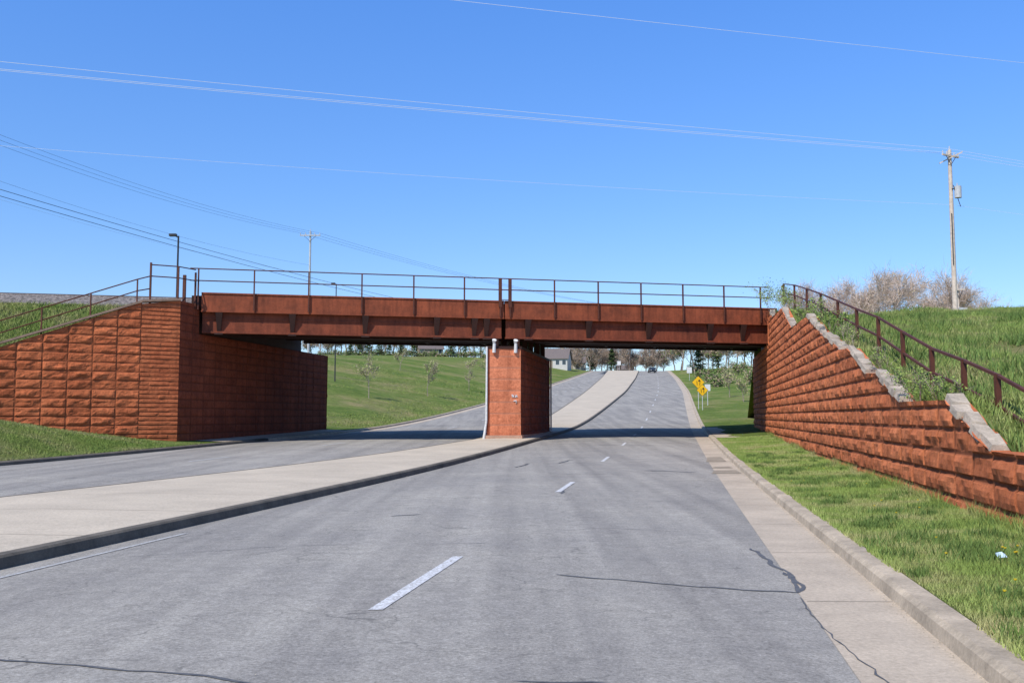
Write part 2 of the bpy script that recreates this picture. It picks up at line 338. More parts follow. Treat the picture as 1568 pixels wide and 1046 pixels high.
# ---------------------------------------------------------------- rock faced walls
def levels(lo,hi,per,res,j=.017):
    L=[lo,hi]; k=math.floor(lo/per)
    while k*per<hi+per:
        b=k*per
        for o in (-.055,-j,j,.055): L.append(b+o)
        n=max(1,int(round((per-.11)/res)))
        for i in range(1,n): L.append(b+.055+(per-.11)*i/n)
        k+=1
    L=sorted(set(round(x,4) for x in L if lo<=x<=hi)); return np.array(L)
def rockwall(name,p0,p1,top,bot,res=.1,bh=.37,bw=1.1,pj=0,amp=.05,thick=.45,mat=WALL,parent=None,side=1,seed=0,single=False,rg=2.1):
    p0=Vector((p0[0],p0[1]));p1=Vector((p1[0],p1[1]));L=(p1-p0).length;d=(p1-p0)/L
    n=Vector((d.y,-d.x))*side
    u=levels(0,L,bw/2,res); nu=len(u)
    tp=np.array([top(x) for x in u]); zmin=float(min(bot(x) for x in u)); zmax=float(tp.max())
    z=levels(zmin,zmax,bh,res*.9); nz=len(z)
    U,Z=np.meshgrid(u,z); TP=np.tile(tp,(nz,1)); Zc=np.minimum(Z,TP)
    row=np.floor(Z/bh); fv=(Z/bh-row)*bh; dv=np.minimum(fv,bh-fv)
    par=(row%2)*.5*bw; un=(U+par)/bw; bi=np.floor(un); fu=(un-bi)*bw; du=np.minimum(fu,bw-fu)
    if single: du=np.full_like(U,9.)
    if pj:
        q=U/pj; q=np.abs(q-np.round(q))*pj; du=np.minimum(du,q); bi=np.floor(U/pj)
    m=np.minimum(du,dv); e=np.clip((m-.015)/.06,0,1)
    hs=np.abs(np.sin(row*12.9898+bi*78.233+seed*3.1)*43758.5453)%1
    rough=fbm(U*2.6+hs*40,Z*5.2+row*7,4,seed)*rg
    D=e*amp*(.55+.6*hs+rough)
    jt=np.where(m<.02,.85,0)
    vs=np.zeros((nz,nu,3)); vs[...,0]=p0.x+d.x*U+n.x*D; vs[...,1]=p0.y+d.y*U+n.y*D; vs[...,2]=Zc
    V=vs.reshape(-1,3).tolist(); J=jt.reshape(-1).tolist(); TN=hs.reshape(-1).tolist(); F=[]
    keep=(Z[:-1,:-1]<TP[:-1,:-1])|(Z[:-1,1:]<TP[:-1,1:])
    rr,cc=np.nonzero(keep)
    for r,c in zip(rr.tolist(),cc.tolist()):
        a=r*nu+c; f=(a,a+1,a+nu+1,a+nu)
        F.append(f if side==1 else f[::-1])
    b0=len(V)
    for i in range(nu):
        q=(p0.x+d.x*u[i],p0.y+d.y*u[i])
        V.append((vs[nz-1,i,0],vs[nz-1,i,1],float(tp[i]))); V.append((q[0]-n.x*thick,q[1]-n.y*thick,float(tp[i]))); V.append((q[0]-n.x*thick,q[1]-n.y*thick,float(zmin)))
        J+=[0,0,0]; TN+=[.5]*3
    for i in range(nu-1):
        a=b0+3*i; F.append((a,a+3,a+4,a+1)); F.append((a+1,a+4,a+5,a+2))
    for i in (0,nu-1):
        a=b0+3*i; c=len(V); V.append((p0.x+d.x*u[i],p0.y+d.y*u[i],float(zmin))); J.append(0); TN.append(.5); F.append((a,a+1,a+2,c))
    return mesh(name,V,F,mat,parent,attr=J,tone=TN)
def wx(Y): return 4.16+.1937*Y
steps=[(4.0,1.16),(13.4,1.16),(15.66,1.92),(19.1,1.94),(21.5,2.62),(22.7,2.67),(25.6,3.48),(26.8,3.53),(30.1,4.24),(30.6,4.29),(34.4,5.3),(40.3,5.42),(44.6,6.75),(50.2,6.9),(51.2,7.35),(53.0,7.4),(53.01,5.72),(67.5,5.72)]
sY=[s[0] for s in steps]; sZ=[s[1] for s in steps]
pR0=(wx(3.5),3.5); pR1=(wx(67.5),67.5); LR=math.dist(pR0,pR1)
rw=empty('retaining_wall')
def topR(u): return float(np.interp(3.5+(67.5-3.5)*u/LR,sY,sZ))
rockwall('block_face',pR0,pR1,topR,lambda u:-.1,res=.085,bh=.36,bw=1.0,pj=1.0,single=True,amp=.055,side=-1,parent=rw,seed=1,thick=.3,rg=1.35)
mb=MB()
def capseg(ya,yb,za,zb,t=.08,w0=-.07,w1=.22,n=5):
    d=Vector((wx(yb)-wx(ya),yb-ya)).normalized(); nn=Vector((d.y,-d.x)); R=random.Random(int(ya*10))
    for k in range(n):
        f0=k/n+R.uniform(.005,.02); f1=(k+1)/n-R.uniform(.005,.02); jz=R.uniform(-.03,.02); jw=R.uniform(-.03,.05); jw2=R.uniform(-.07,.07)
        vs=[]
        for f in (f0,f1):
            y=ya+(yb-ya)*f; z=za+(zb-za)*f+jz
            for (o,dz) in ((w0+jw,-.03),(w1+jw2,-.03),(w1+jw2-R.uniform(.01,.06),t+R.uniform(-.02,.02)),(w0+jw+R.uniform(.01,.05),t+R.uniform(-.02,.02))):
                vs.append((wx(y)+nn.x*o,y+nn.y*o,z+dz+.006))
        mb.add(vs,[(3,2,1,0),(4,5,6,7),(0,1,5,4),(1,2,6,5),(2,3,7,6),(3,0,4,7)])
for (a,b,c,d_) in ((13.4,15.7,1.15,1.93),(19.05,21.5,1.94,2.63),(22.7,25.6,2.68,3.49),(26.8,30.1,3.54,4.25),(30.6,34.4,4.3,5.31),(40.3,44.6,5.42,6.76),(50.2,51.2,6.9,7.36)):
    capseg(a,b,c,d_)
mb.obj('cap_stones',[CAPC],rw)
lw=empty('wing_wall')
A=(-15.85,45.0); C=(-17.3,44.0); E=(-31.0,35.6)
LE=math.dist(C,E); topC=6.95
rockwall('corner_panel',A,C,lambda u:7.15-.15*u,lambda u:0.0,res=.1,amp=.03,side=-1,parent=lw,bh=.205,bw=.88,single=True,mat=WALLL,seed=3,rg=1.4)
rockwall('wing_face',C,E,lambda u:max(.9,topC-.40*u),lambda u:0.0,res=.085,amp=.042,side=-1,parent=lw,bh=.41,bw=1.025,pj=1.025,single=True,mat=WALLL,seed=4,rg=1.6)
I=(-12.5,64.0)
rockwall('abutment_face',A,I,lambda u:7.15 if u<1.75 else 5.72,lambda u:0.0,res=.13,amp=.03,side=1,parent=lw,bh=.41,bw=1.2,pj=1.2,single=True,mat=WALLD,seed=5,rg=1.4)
mb=MB()
def cop(mb,p,q,za,zb,w0,w1,t=.1):
    d=Vector((q[0]-p[0],q[1]-p[1])).normalized(); n=Vector((-d.y,d.x))
    vs=[]
    for (c,z) in ((p,za),(q,zb)):
        for (o,dz) in ((w0,0),(w1,0),(w1,t),(w0,t)): vs.append((c[0]+n.x*o,c[1]+n.y*o,z+dz+.003))
    mb.add(vs,[(3,2,1,0),(4,5,6,7),(0,1,5,4),(1,2,6,5),(2,3,7,6),(3,0,4,7)])
cop(mb,A,C,7.15,6.97,-.5,.1); cop(mb,C,E,6.95,max(.9,topC-.4*LE),-.5,.1)
mb.obj('coping',[m_conc('coping_concrete',(.42,.27,.18),.6,2)],lw)
# ---------------------------------------------------------------- embankments
def tline(X,Y): return Y-50-.23*X
def HR(X,Y):
    t=tline(X,Y); a=np.clip(X-wx(Y),0,None)
    wallt=np.interp(Y,sY[:16]+[70],[z-.06 for z in sZ[:16]]+[7.3])
    slope=7.55+.158*np.clip(t+1,-60,0)
    far=slope+.9*np.clip(a/18,0,1)+fbm(X*.12,Y*.12,4,8)*1.1*np.clip(a/5,0,1)
    near=np.minimum(wallt,7.3)
    k=np.clip(a/3,0,1); h=near*(1-k)+far*k
    h=np.where(t>-.5,np.minimum(h,7.6+.8*np.clip((a-4)/14,0,1)),h)
    h=np.where(t>13.5,h-(t-13.5)*.45,h)
    return h
cols=np.array([.24,.6,1,1.5,2,3,4,5,6.5,8,10,12,15,18,22,27,33,40,50,65,90,130,200])
rws=np.concatenate([np.arange(3.6,70,.8),np.arange(70,130,3)])
vs=[];fs=[]
for y in rws:
    x=wx(y)+cols
    yy=y+ cols*.23*np.clip((y-45)/6,0,1)
    z=HR(x,yy)
    for i in range(len(cols)): vs.append((x[i],yy[i],z[i]))
k=len(cols)
for r in range(len(rws)-1):
    for i in range(k-1):
        a=r*k+i; fs.append((a,a+1,a+k+1,a+k))
mesh('railway_embankment',vs,fs,GRASS,smooth=True)
def HL(X,Y):
    t=tline(X,Y)
    h=7.3+.52*np.clip(t-2.2,-60,0)
    h=h+fbm(X*.2,Y*.2,3,11)*.35*np.clip(-t/3,0,1)
    return np.where(t>13.0,7.3-(t-13.0)*.75,h)
xs=np.concatenate([np.array([-16.1,-16.6,-17.2]),np.arange(-18,-45,-1.0),np.array([-50,-60,-75,-100,-150,-250])])
dE=(E[1]-C[1])/(E[0]-C[0])
vs=[];fs=[];ns=40
for x in xs:
    fr=45+(C[1]-45)*(x-A[0])/(C[0]-A[0]) if x>C[0] else C[1]+dE*(x-C[0])
    if x<E[0]: fr=E[1]+.23*(x-E[0])-2
    fr+=.35
    bk=50+.23*x+40
    for i in range(ns):
        f=(i/(ns-1))**1.4; y=fr+(bk-fr)*f
        xx=x
        if x>-18 and y>45.5: xx=-12.8+.172*(y-62.3)-.3-(-16.1-x)
        if y>60: xx=xx-(y-60)*.30*max(0,1+(x+16)/20)
        vs.append((xx,y,float(HL(xx,y))-(0 if y<60 else .8*max(0,1+(x+16)/4))))
for c in range(len(xs)-1):
    for i in range(ns-1):
        a=c*ns+i; fs.append((a,a+1,a+ns+1,a+ns))
mesh('railway_embankment',vs,fs,GRASS,smooth=True)
# ---------------------------------------------------------------- railway bridge (skewed plan)
TH=math.atan(.23); K=.419
br=empty('railway_bridge',(0,50,0),TH)
SL,SM,SR=-15.75,-.40,15.45
mb=MB()
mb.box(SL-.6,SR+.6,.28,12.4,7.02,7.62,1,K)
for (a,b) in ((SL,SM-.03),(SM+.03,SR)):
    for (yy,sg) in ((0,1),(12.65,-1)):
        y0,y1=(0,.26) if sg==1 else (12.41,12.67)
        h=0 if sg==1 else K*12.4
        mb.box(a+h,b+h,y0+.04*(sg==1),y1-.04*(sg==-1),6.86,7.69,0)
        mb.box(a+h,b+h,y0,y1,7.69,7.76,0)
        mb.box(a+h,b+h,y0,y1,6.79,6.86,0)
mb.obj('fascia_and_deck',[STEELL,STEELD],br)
mb=MB()
ggy=[.27,2.6,4.9,7.2,9.5,12.0]; gbz=[5.76,5.8,5.95,6.1,6.2,6.22]
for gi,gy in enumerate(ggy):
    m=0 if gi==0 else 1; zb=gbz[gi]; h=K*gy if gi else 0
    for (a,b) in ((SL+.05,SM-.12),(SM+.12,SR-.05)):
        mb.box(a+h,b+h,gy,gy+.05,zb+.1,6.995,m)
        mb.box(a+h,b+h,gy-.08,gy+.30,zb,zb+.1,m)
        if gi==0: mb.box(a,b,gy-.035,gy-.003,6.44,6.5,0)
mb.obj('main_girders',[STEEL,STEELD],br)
mb=MB()
bx=[-14.9,-11.35,-7.7,-4.0,-2.0,-1.35,.9,4.3,7.75,11.4,13.4]
for x in bx:
    w=.17
    vs=[(x-w,-.02,6.78),(x+w,-.02,6.78),(x+w*.5,.2,5.9),(x-w*.5,.2,5.9),(x-w,.265,6.78),(x+w,.265,6.78),(x+w*.5,.265,5.72),(x-w*.5,.265,5.72)]
    mb.add(vs,[(0,3,2,1),(4,5,6,7),(0,1,5,4),(1,2,6,5),(2,3,7,6),(3,0,4,7)],0)
    mb.box(x-.09,x+.09,.335,12.0,6.3,6.9,0,K)
    mb.box(x-.2,x+.2,-.04,.18,5.68,5.755,0)
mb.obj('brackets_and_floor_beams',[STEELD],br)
mb=MB()
pl=[-15.9+i*2.665 for i in range(6)]+[-.65]; pr=[-.12]+[2.33+i*2.46 for i in range(5)]+[14.4]
for yy,h in ((-.05,0),(12.72,K*12.4)):
    for x in pl+pr: mb.box(x+h-.035,x+h+.035,yy-.035,yy+.035,6.9,8.93,0)
    for x in (-.65,-.12): mb.box(x+h-.085,x+h+.085,yy-.05,yy+.05,7.4,8.95,0)
    for z in (8.93,8.33): mb.tube((-16.3+h,yy,z),(15.0+h,yy,z),.028,n=6)
    mb.tube((-.65+h,yy,7.8),(-.12+h,yy,7.8),.02)
mb.obj('deck_railing',[RAILM],br)
mb=MB()
for y,zt in ((.3,5.755),(2.6,5.795),(4.9,5.945),(7.2,6.095),(9.5,6.195)):
    for x in (-.95,.2): mb.box(x+K*y-.13,x+K*y+.13,y-.1,y+.3,5.30,zt,1)
for x in (-.98,.18):
    mb.tube((x,-.12,5.66),(x,-.02,5.52),.12,.08,n=10,m=0); mb.tube((x,-.13,5.47),(x,-.06,5.0),.08,.10,n=10,m=0)
mb.obj('bearings_and_lamps',[WHITE,STEELD],br)
mb=MB()
mb.box(SL-1.5,SL-.30,.1,12.5,5.0,7.0,0,K); mb.box(SR+.30,SR+1.6,.1,12.5,5.0,7.0,0,K)
mb.obj('abutment_seats',[STEELD],br)
pier=empty('bridge_pier')
P1=(-1.32,49.75);P2=(.46,50.1);dv=(1.95,11.3)
P3=(P2[0]+dv[0],P2[1]+dv[1]);P4=(P1[0]+dv[0],P1[1]+dv[1])
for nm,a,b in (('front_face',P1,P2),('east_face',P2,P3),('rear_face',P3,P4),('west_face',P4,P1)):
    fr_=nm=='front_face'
    rockwall(nm,a,b,lambda u:5.2,lambda u:.2,res=.1,bh=.6 if fr_ else .41,bw=1.2,pj=0 if fr_ else 1.2,single=True,amp=.010 if fr_ else .03,thick=.12,mat=PIERM if fr_ else WALLD,parent=pier,side=1,seed=6)  # pier sides use the wall colour with shade baked in
mb=MB()
mb.add([(P1[0]-.05,P1[1]-.05,5.2),(P2[0]+.05,P2[1]-.05,5.2),(P3[0]+.05,P3[1]+.05,5.2),(P4[0]-.05,P4[1]+.05,5.2),(P1[0]-.05,P1[1]-.05,5.34),(P2[0]+.05,P2[1]-.05,5.34),(P3[0]+.05,P3[1]+.05,5.34),(P4[0]-.05,P4[1]+.05,5.34)],[(3,2,1,0),(4,5,6,7),(0,1,5,4),(1,2,6,5),(2,3,7,6),(3,0,4,7)],0)
mb.tube((P1[0]-.0,P1[1]-.07,5.3),(P1[0]-.02,P1[1]-.07,1.4),.05,.055,n=8,m=1)
mb.tube((P1[0]-.02,P1[1]-.07,1.4),(P1[0]-.16,P1[1]-.09,.45),.055,.07,n=8,m=1)
mb.tube((P3[0]+.1,P3[1]-.3,5.3),(P3[0]+.1,P3[1]-.3,.6),.05,n=8,m=1)
mb.add([(P1[0]-.14,P1[1]-.12,.3),(P2[0]+.1,P2[1]-.12,.3),(P3[0]+.1,P3[1]+.1,.3),(P4[0]-.1,P4[1]+.1,.3),(P1[0]-.1,P1[1]-.1,.66),(P2[0]+.06,P2[1]-.1,.66),(P3[0]+.06,P3[1]+.08,.66),(P4[0]-.06,P4[1]+.06,.66)],[(3,2,1,0),(4,5,6,7),(0,1,5,4),(1,2,6,5),(2,3,7,6),(3,0,4,7)],2)
mb.obj('cap_pipe_footing',[STEELD,WHITE,m_conc('footing_concrete',(.55,.33,.22),.6,2)],pier)
mb=MB()
fd=Vector((P2[0]-P1[0],P2[1]-P1[1])).normalized(); fn=Vector((fd.y,-fd.x))
def pf(u,z): return (P1[0]+fd.x*u+fn.x*.035,P1[1]+fd.y*u+fn.y*.035,z)
for st in ([(1.32,2.80),(1.35,2.64)],[(1.34,2.80),(1.42,2.66)],[(1.42,2.66),(1.45,2.81)],[(1.5,2.64),(1.57,2.78)],[(1.57,2.78),(1.62,2.66)],[(1.42,2.46),(1.58,2.48)],[(1.57,2.48),(1.55,2.32)]):
    a,b=st; mb.bar(pf(*a),pf(*b),.02,.05)
mb.obj('graffiti',[WHITE],pier)
# ---------------------------------------------------------------- railings on walls
mb=MB()
RY=[11,13,16,20,25,27,36,45,52]; RZ=[1.55,1.78,2.45,3.12,4.25,4.6,6.3,7.9,8.95]
def rz(y): return float(np.interp(y,RY,RZ))
posts=[13.0,15.4,17.3,19.6,22.3,25.2,28.5,32.2,36.5,41,46,51.5]
RO=.75
for y in posts: mb.box(wx(y)+RO-.04,wx(y)+RO+.04,y-.04,y+.04,rz(y)-1.15,rz(y)+.02)
for a,b in zip(posts[:-1],posts[1:]):
    for dz in (0,-.5): mb.bar((wx(a)+RO,a,rz(a)+dz),(wx(b)+RO,b,rz(b)+dz),.05,.05)
a=51.5; mb.bar((wx(a)+RO,a,rz(a)),(15.3,53.4,8.93),.05,.055); mb.bar((wx(a)+RO,a,rz(a)-.5),(15.3,53.4,8.33),.05,.055)
mb.obj('wall_railing',[RAILM])
mb=MB()
def zl(u): return topC-.40*u
dl=Vector((E[0]-C[0],E[1]-C[1])).normalized(); nl=Vector((-dl.y,dl.x))
if nl.y<0: nl=-nl
def pl_(u,z): return (C[0]+dl.x*u+nl.x*.45,C[1]+dl.y*u+nl.y*.45,z)
us=[.15,2.15,4.15,6.1,8.1,10.1,12,14]
for u in us: mb.bar(pl_(u,zl(u)-.1),pl_(u,zl(u)+1.2),.055,.055)
for a,b in zip(us[:-1],us[1:]):
    for dz in (1.2,.65): mb.tube(pl_(a,zl(a)+dz),pl_(b,zl(b)+dz),.028)
q=[(-17.2,44.7),(-16.1,45.3),(-15.6,46.3)]
for i,(x,y) in enumerate(q): mb.box(x-.04,x+.04,y-.04,y+.04,6.9,8.95-.12*i)
mb.box(-16.12,-15.98,45.98,46.1,6.9,8.55)
for (a,b) in zip(q[:-1],q[1:]):
    for z in (8.85,8.3): mb.tube((a[0],a[1],z),(b[0],b[1],z),.028)
for dz,z in ((1.2,8.3),(.65,7.7)): mb.tube(pl_(.15,zl(.15)+dz),(q[0][0],q[0][1],z),.028)
mb.obj('wall_railing',[RAILM])
# ---------------------------------------------------------------- track
tr=empty('railway_track',(0,50,0),TH)
mb=MB()
n=100;x0,x1=-200,200
for i in range(n):
    a=x0+(x1-x0)*i/n;b=x0+(x1-x0)*(i+1)/n
    pr_=[(2.0,7.15),(3.0,7.80),(10.6,7.80),(11.6,7.15)]
    for (c,d_) in zip(pr_[:-1],pr_[1:]):
        mb.add([(a,c[0],c[1]),(b,c[0],c[1]),(b,d_[0],d_[1]),(a,d_[0],d_[1])],[(0,1,2,3)],0)
for y in (4.2,5.64,8.2,9.64): mb.box(-200,200,y-.035,y+.035,7.83,7.98,1)
for i in range(300):
    x=-90+i*.6
    for c in (4.92,8.92): mb.box(x-.12,x+.12,c-1.25,c+1.25,7.7,7.84,2)
mb.obj('ballast_rails_ties',[BALL,RUST,TIE],tr)
# ---------------------------------------------------------------- poles & wires
def wire(mb,p,q,sag,r,m=0,n=24):
    p=Vector(p);q=Vector(q);prev=p
    for i in range(1,n+1):
        t=i/n; c=p.lerp(q,t); c.z-=sag*4*t*(1-t); mb.tube(prev,c,r,n=4,m=m,cap=False); prev=c
def gz(x,y): return float(G(x-xd(y),y))
def upole(name,x,y,z0,z1,r,mat,arm,ang,transf=False,arms=1):
    mb=MB()
    mb.tube((x,y,z0),(x,y,z1),r,r*.62,n=10,m=0)
    ca,sa=math.cos(ang),math.sin(ang)
    for k in range(arms):
        zz=z1-.5-k*1.2
        mb.bar((x-arm*ca,y-arm*sa-.15,zz),(x+arm*ca,y+arm*sa-.15,zz),.11,.13,0)
        for f in (-.95,-.45,.45,.95):
            cx,cy=x+arm*ca*f,y+arm*sa*f-.15
            mb.tube((cx,cy,zz+.06),(cx,cy,zz+.32),.05,.035,n=6,m=1)
        for s in (-1,1): mb.bar((x,y-.2,zz-.7),(x+arm*ca*.6*s,y+arm*sa*.6*s-.2,zz-.05),.03,.04,2)
    mb.tube((x,y,z1),(x,y,z1+.3),.05,.04,n=6,m=1)
    if transf:
        mb.tube((x+.45,y-.2,z1-3.8),(x+.45,y-.2,z1-2.9),.26,.26,n=12,m=1); mb.bar((x,y-.2,z1-3.1),(x+.4,y-.2,z1-3.1),.06,.08,2)
        mb.tube((x+.4,y-.2,z1-2.9),(x+.4,y-.2,z1-2.65),.05,.04,n=6,m=1)
        mb.tube((x+.1,y-.2,z1-2.8),(x+.6,y-.25,z1-4.5),.03,n=5,m=2); mb.tube((x-.1,y-.2,z1-5),(x-.1,y-.2,z1-9),.035,n=5,m=2)
        mb.bar((x-.9,y-.2,z1-1.1),(x+.9,y-.2,z1-.2),.07,.09,0)
        mb.box(x+.2,x+.75,y-.35,y-.05,9.2,9.9,1)
    return mb.obj(name,[mat,GREY,DARKM])
upole('utility_pole',33.9,72,3,22.2,.22,WOODG,.95,.5,True)
upole('utility_pole',-23.7,110,5,23.3,.17,GREY,1.2,.0)
upole('utility_pole',37.0,78,5,12.6,.09,WOODG,.5,.0)
mbw=MB()
for dx,dz,r in ((-.9,.0,.014),(.0,.35,.014),(.9,.0,.014)):
    wire(mbw,(-62+dx*.3,46,22.6+dz*1.6),(33.9+dx*.8,72,21.95+dz),.35,r,0)
    wire(mbw,(33.9+dx*.8,72,21.95+dz),(110,92,21.8+dz),1.6,.012,0)
wire(mbw,(-62,46,18.1),(33.9,72,17.9),.6,.009,0)
wire(mbw,(33.9,72,17.9),(110,92,17.5),1.2,.009,0)
wire(mbw,(-29,16.5,12.4),(73,41,12.0),.25,.005,0,30)
for dx in (-1.1,0,1.1):
    wire(mbw,(-48+dx,56,25.3),(-23.7+dx,110,23.1),1.5,.012,1)
    wire(mbw,(-23.7+dx,110,23.1),(40,190,22),2.0,.014,1)
wire(mbw,(-48,56,22.2),(-23.7,110,19.3),1.4,.010,1)
for dz in (0,.35): wire(mbw,(-35,27,14.2+dz),(-9.6,100,13.2+dz),.7,.018,1)
wire(mbw,(-48,56,20.3),(-23.7,110,18.3),1.2,.008,0)
mbw.obj('power_lines',[WIREW,WIRED])
def lamp(name,x,y,z0,z1,s=1,side=-1):
    mb=MB(); mb.tube((x,y,z0),(x,y,z1),.1*s,.07*s,n=8)
    mb.tube((x,y,z1-.1),(x+side*.35*s,y,z1+.05),.05*s,n=6)
    a,b=(x-.7*s,x-.15*s) if side<0 else (x+.15*s,x+.7*s)
    mb.box(a,b,y-.14,y+.14,z1-.02,z1+.14); mb.obj(name,[DARKM])
lamp('street_lamp',-22.1,62,1,13.55,.85)
lamp('street_lamp',-20.2,108,4,16.8,.8)
# ---------------------------------------------------------------- signs
def zgr(x,y): return gz(x,y)
def diamond(name,x,y,zb,zc,s):
    mb=MB(); mb.bar((x,y,zb),(x,y,zc+s*.6),.06,.06,2)
    for (k,dy,m) in ((s,-.04,1),(s*.95,-.055,0)):
        mb.add([(x,y+dy,zc-k*.707),(x+k*.707,y+dy,zc),(x,y+dy,zc+k*.707),(x-k*.707,y+dy,zc)],[(0,1,2,3)],m)
    for sx in (-.14,.14):
        mb.bar((x+sx*s,y-.07,zc-.3*s),(x+sx*1.2*s,y-.07,zc+.15*s),.03,.07*s,1)
    mb.add([(x-.04*s,y-.08,zc+.12*s),(x+.26*s,y-.08,zc+.12*s),(x+.1*s,y-.08,zc+.34*s)],[(0,1,2)],1)
    mb.obj(name,[YEL,BLK,GREY])
diamond('yellow_warning_sign',19.26,98,zgr(19.26,98)-.1,zgr(19.26,98)+2.75,.95)
diamond('yellow_warning_sign',19.27,96,zgr(19.27,96)-.1,zgr(19.27,96)+2.0,.85)
def wsign(x,y,h,s):
    mb=MB(); z=zgr(x,y); mb.bar((x,y,z),(x,y,z+h),.07,.07,0); mb.box(x-s/2,x+s/2,y-.08,y-.045,z+h-s*1.2,z+h,1); mb.obj('white_road_sign',[GREY,WHITE])
wsign(21.45,104,2.3,.6); wsign(35.6,190,2.7,1.0); wsign(31.7,280,3.0,1.0)
# ---------------------------------------------------------------- car near the crest
def car(name,x,y,z):
    mb=MB()
    prof=[(-2.2,.35),(-2.2,.85),(-1.5,.98),(-.75,1.42),(.8,1.45),(1.6,1.0),(2.2,.9),(2.25,.35)]
    W=.88;vs=[];k=len(prof)
    for s in(-1,1):
        for (a,h) in prof: vs.append((x+s*(W if h<1.1 else W*.8),y+a,z+h))
    fs=[(i,(i+1)%k,k+(i+1)%k,k+i) for i in range(k)]+[tuple(range(k-1,-1,-1)),tuple(range(k,2*k))]
    mb.add(vs,fs,0)
    mb.add([(x-.68,y-1.47,z+1.02),(x+.68,y-1.47,z+1.02),(x+.6,y-.82,z+1.39),(x-.6,y-.82,z+1.39)],[(0,1,2,3)],1)
    for s in(-1,1):
        mb.box(x+s*.72-.01,x+s*.84+.01,y-.6,y+.9,z+1.0,z+1.3,1)
        for a in(-1.4,1.4): mb.tube((x+s*.7,y+a,z+.33),(x+s*.92,y+a,z+.33),.33,n=14,m=2)
        mb.box(x+s*.6-.13,x+s*.6+.13,y-2.24,y-2.2,z+.62,z+.76,3)
    mb.obj(name,[CARP,GLASS,TYRE,WHITE])
car('car',38.8,262,zr(262)+.06)
# ---------------------------------------------------------------- houses
def house(name,x,y,z,w,d,h,rh,mat,ang=0):
    e=empty(name,(x,y,z),ang)
    mb=MB(); mb.box(-w/2,w/2,-d/2,d/2,-1,h,0)
    mb.add([(-w/2,-d/2,h),(-w/2,d/2,h),(-w/2,0,h+rh)],[(0,1,2)],0); mb.add([(w/2,-d/2,h),(w/2,d/2,h),(w/2,0,h+rh)],[(2,1,0)],0)
    mb.obj('walls',[mat],e)
    mb=MB()
    for s in(-1,1):
        vs=[(-w/2-.4,s*(d/2+.4),h-.25),(w/2+.4,s*(d/2+.4),h-.25),(w/2+.4,0,h+rh+.12),(-w/2-.4,0,h+rh+.12)]
        vs+=[(a,b,c+.15) for a,b,c in vs]
        mb.add(vs,[(3,2,1,0),(4,5,6,7),(0,1,5,4),(1,2,6,5),(2,3,7,6),(3,0,4,7)],0)
    mb.box(w*.2,w*.2+.6,-.3,.3,h+rh*.5,h+rh+.8,1)
    mb.obj('roof',[ROOF,TAN],e)
    mb=MB(); n=4
    for lv in range(2 if h>4 else 1):
        for i in range(n):
            cx=-w/2+w*(i+.5)/n
            if lv==0 and i==1: mb.box(cx-.5,cx+.5,-d/2-.05,-d/2-.003,0,2.1,1)
            else:
                mb.box(cx-.5,cx+.5,-d/2-.05,-d/2-.003,1+lv*2.6,2.3+lv*2.6,0)
                mb.box(cx-.6,cx+.6,-d/2-.03,-d/2-.001,.9+lv*2.6,2.4+lv*2.6,2)
    mb.obj('windows_and_door',[GLASS,TAN,WHITE],e)
def at(px,Y): return (px-784)/1450*Y
for (px,Y,w,d,h,rh,mt,an) in ((852,272,7.5,8,2.8,2.8,SIDING,-.2),(658,285,7,8,2.4,1.8,TAN,.2),(878,340,8,8,3,2,SIDING,0),(957,372,6,6,4,1.5,SIDING,0)):
    x=at(px,Y); house('house',x,Y,gz(x,Y)-.2,w,d,h,rh,mt,an)
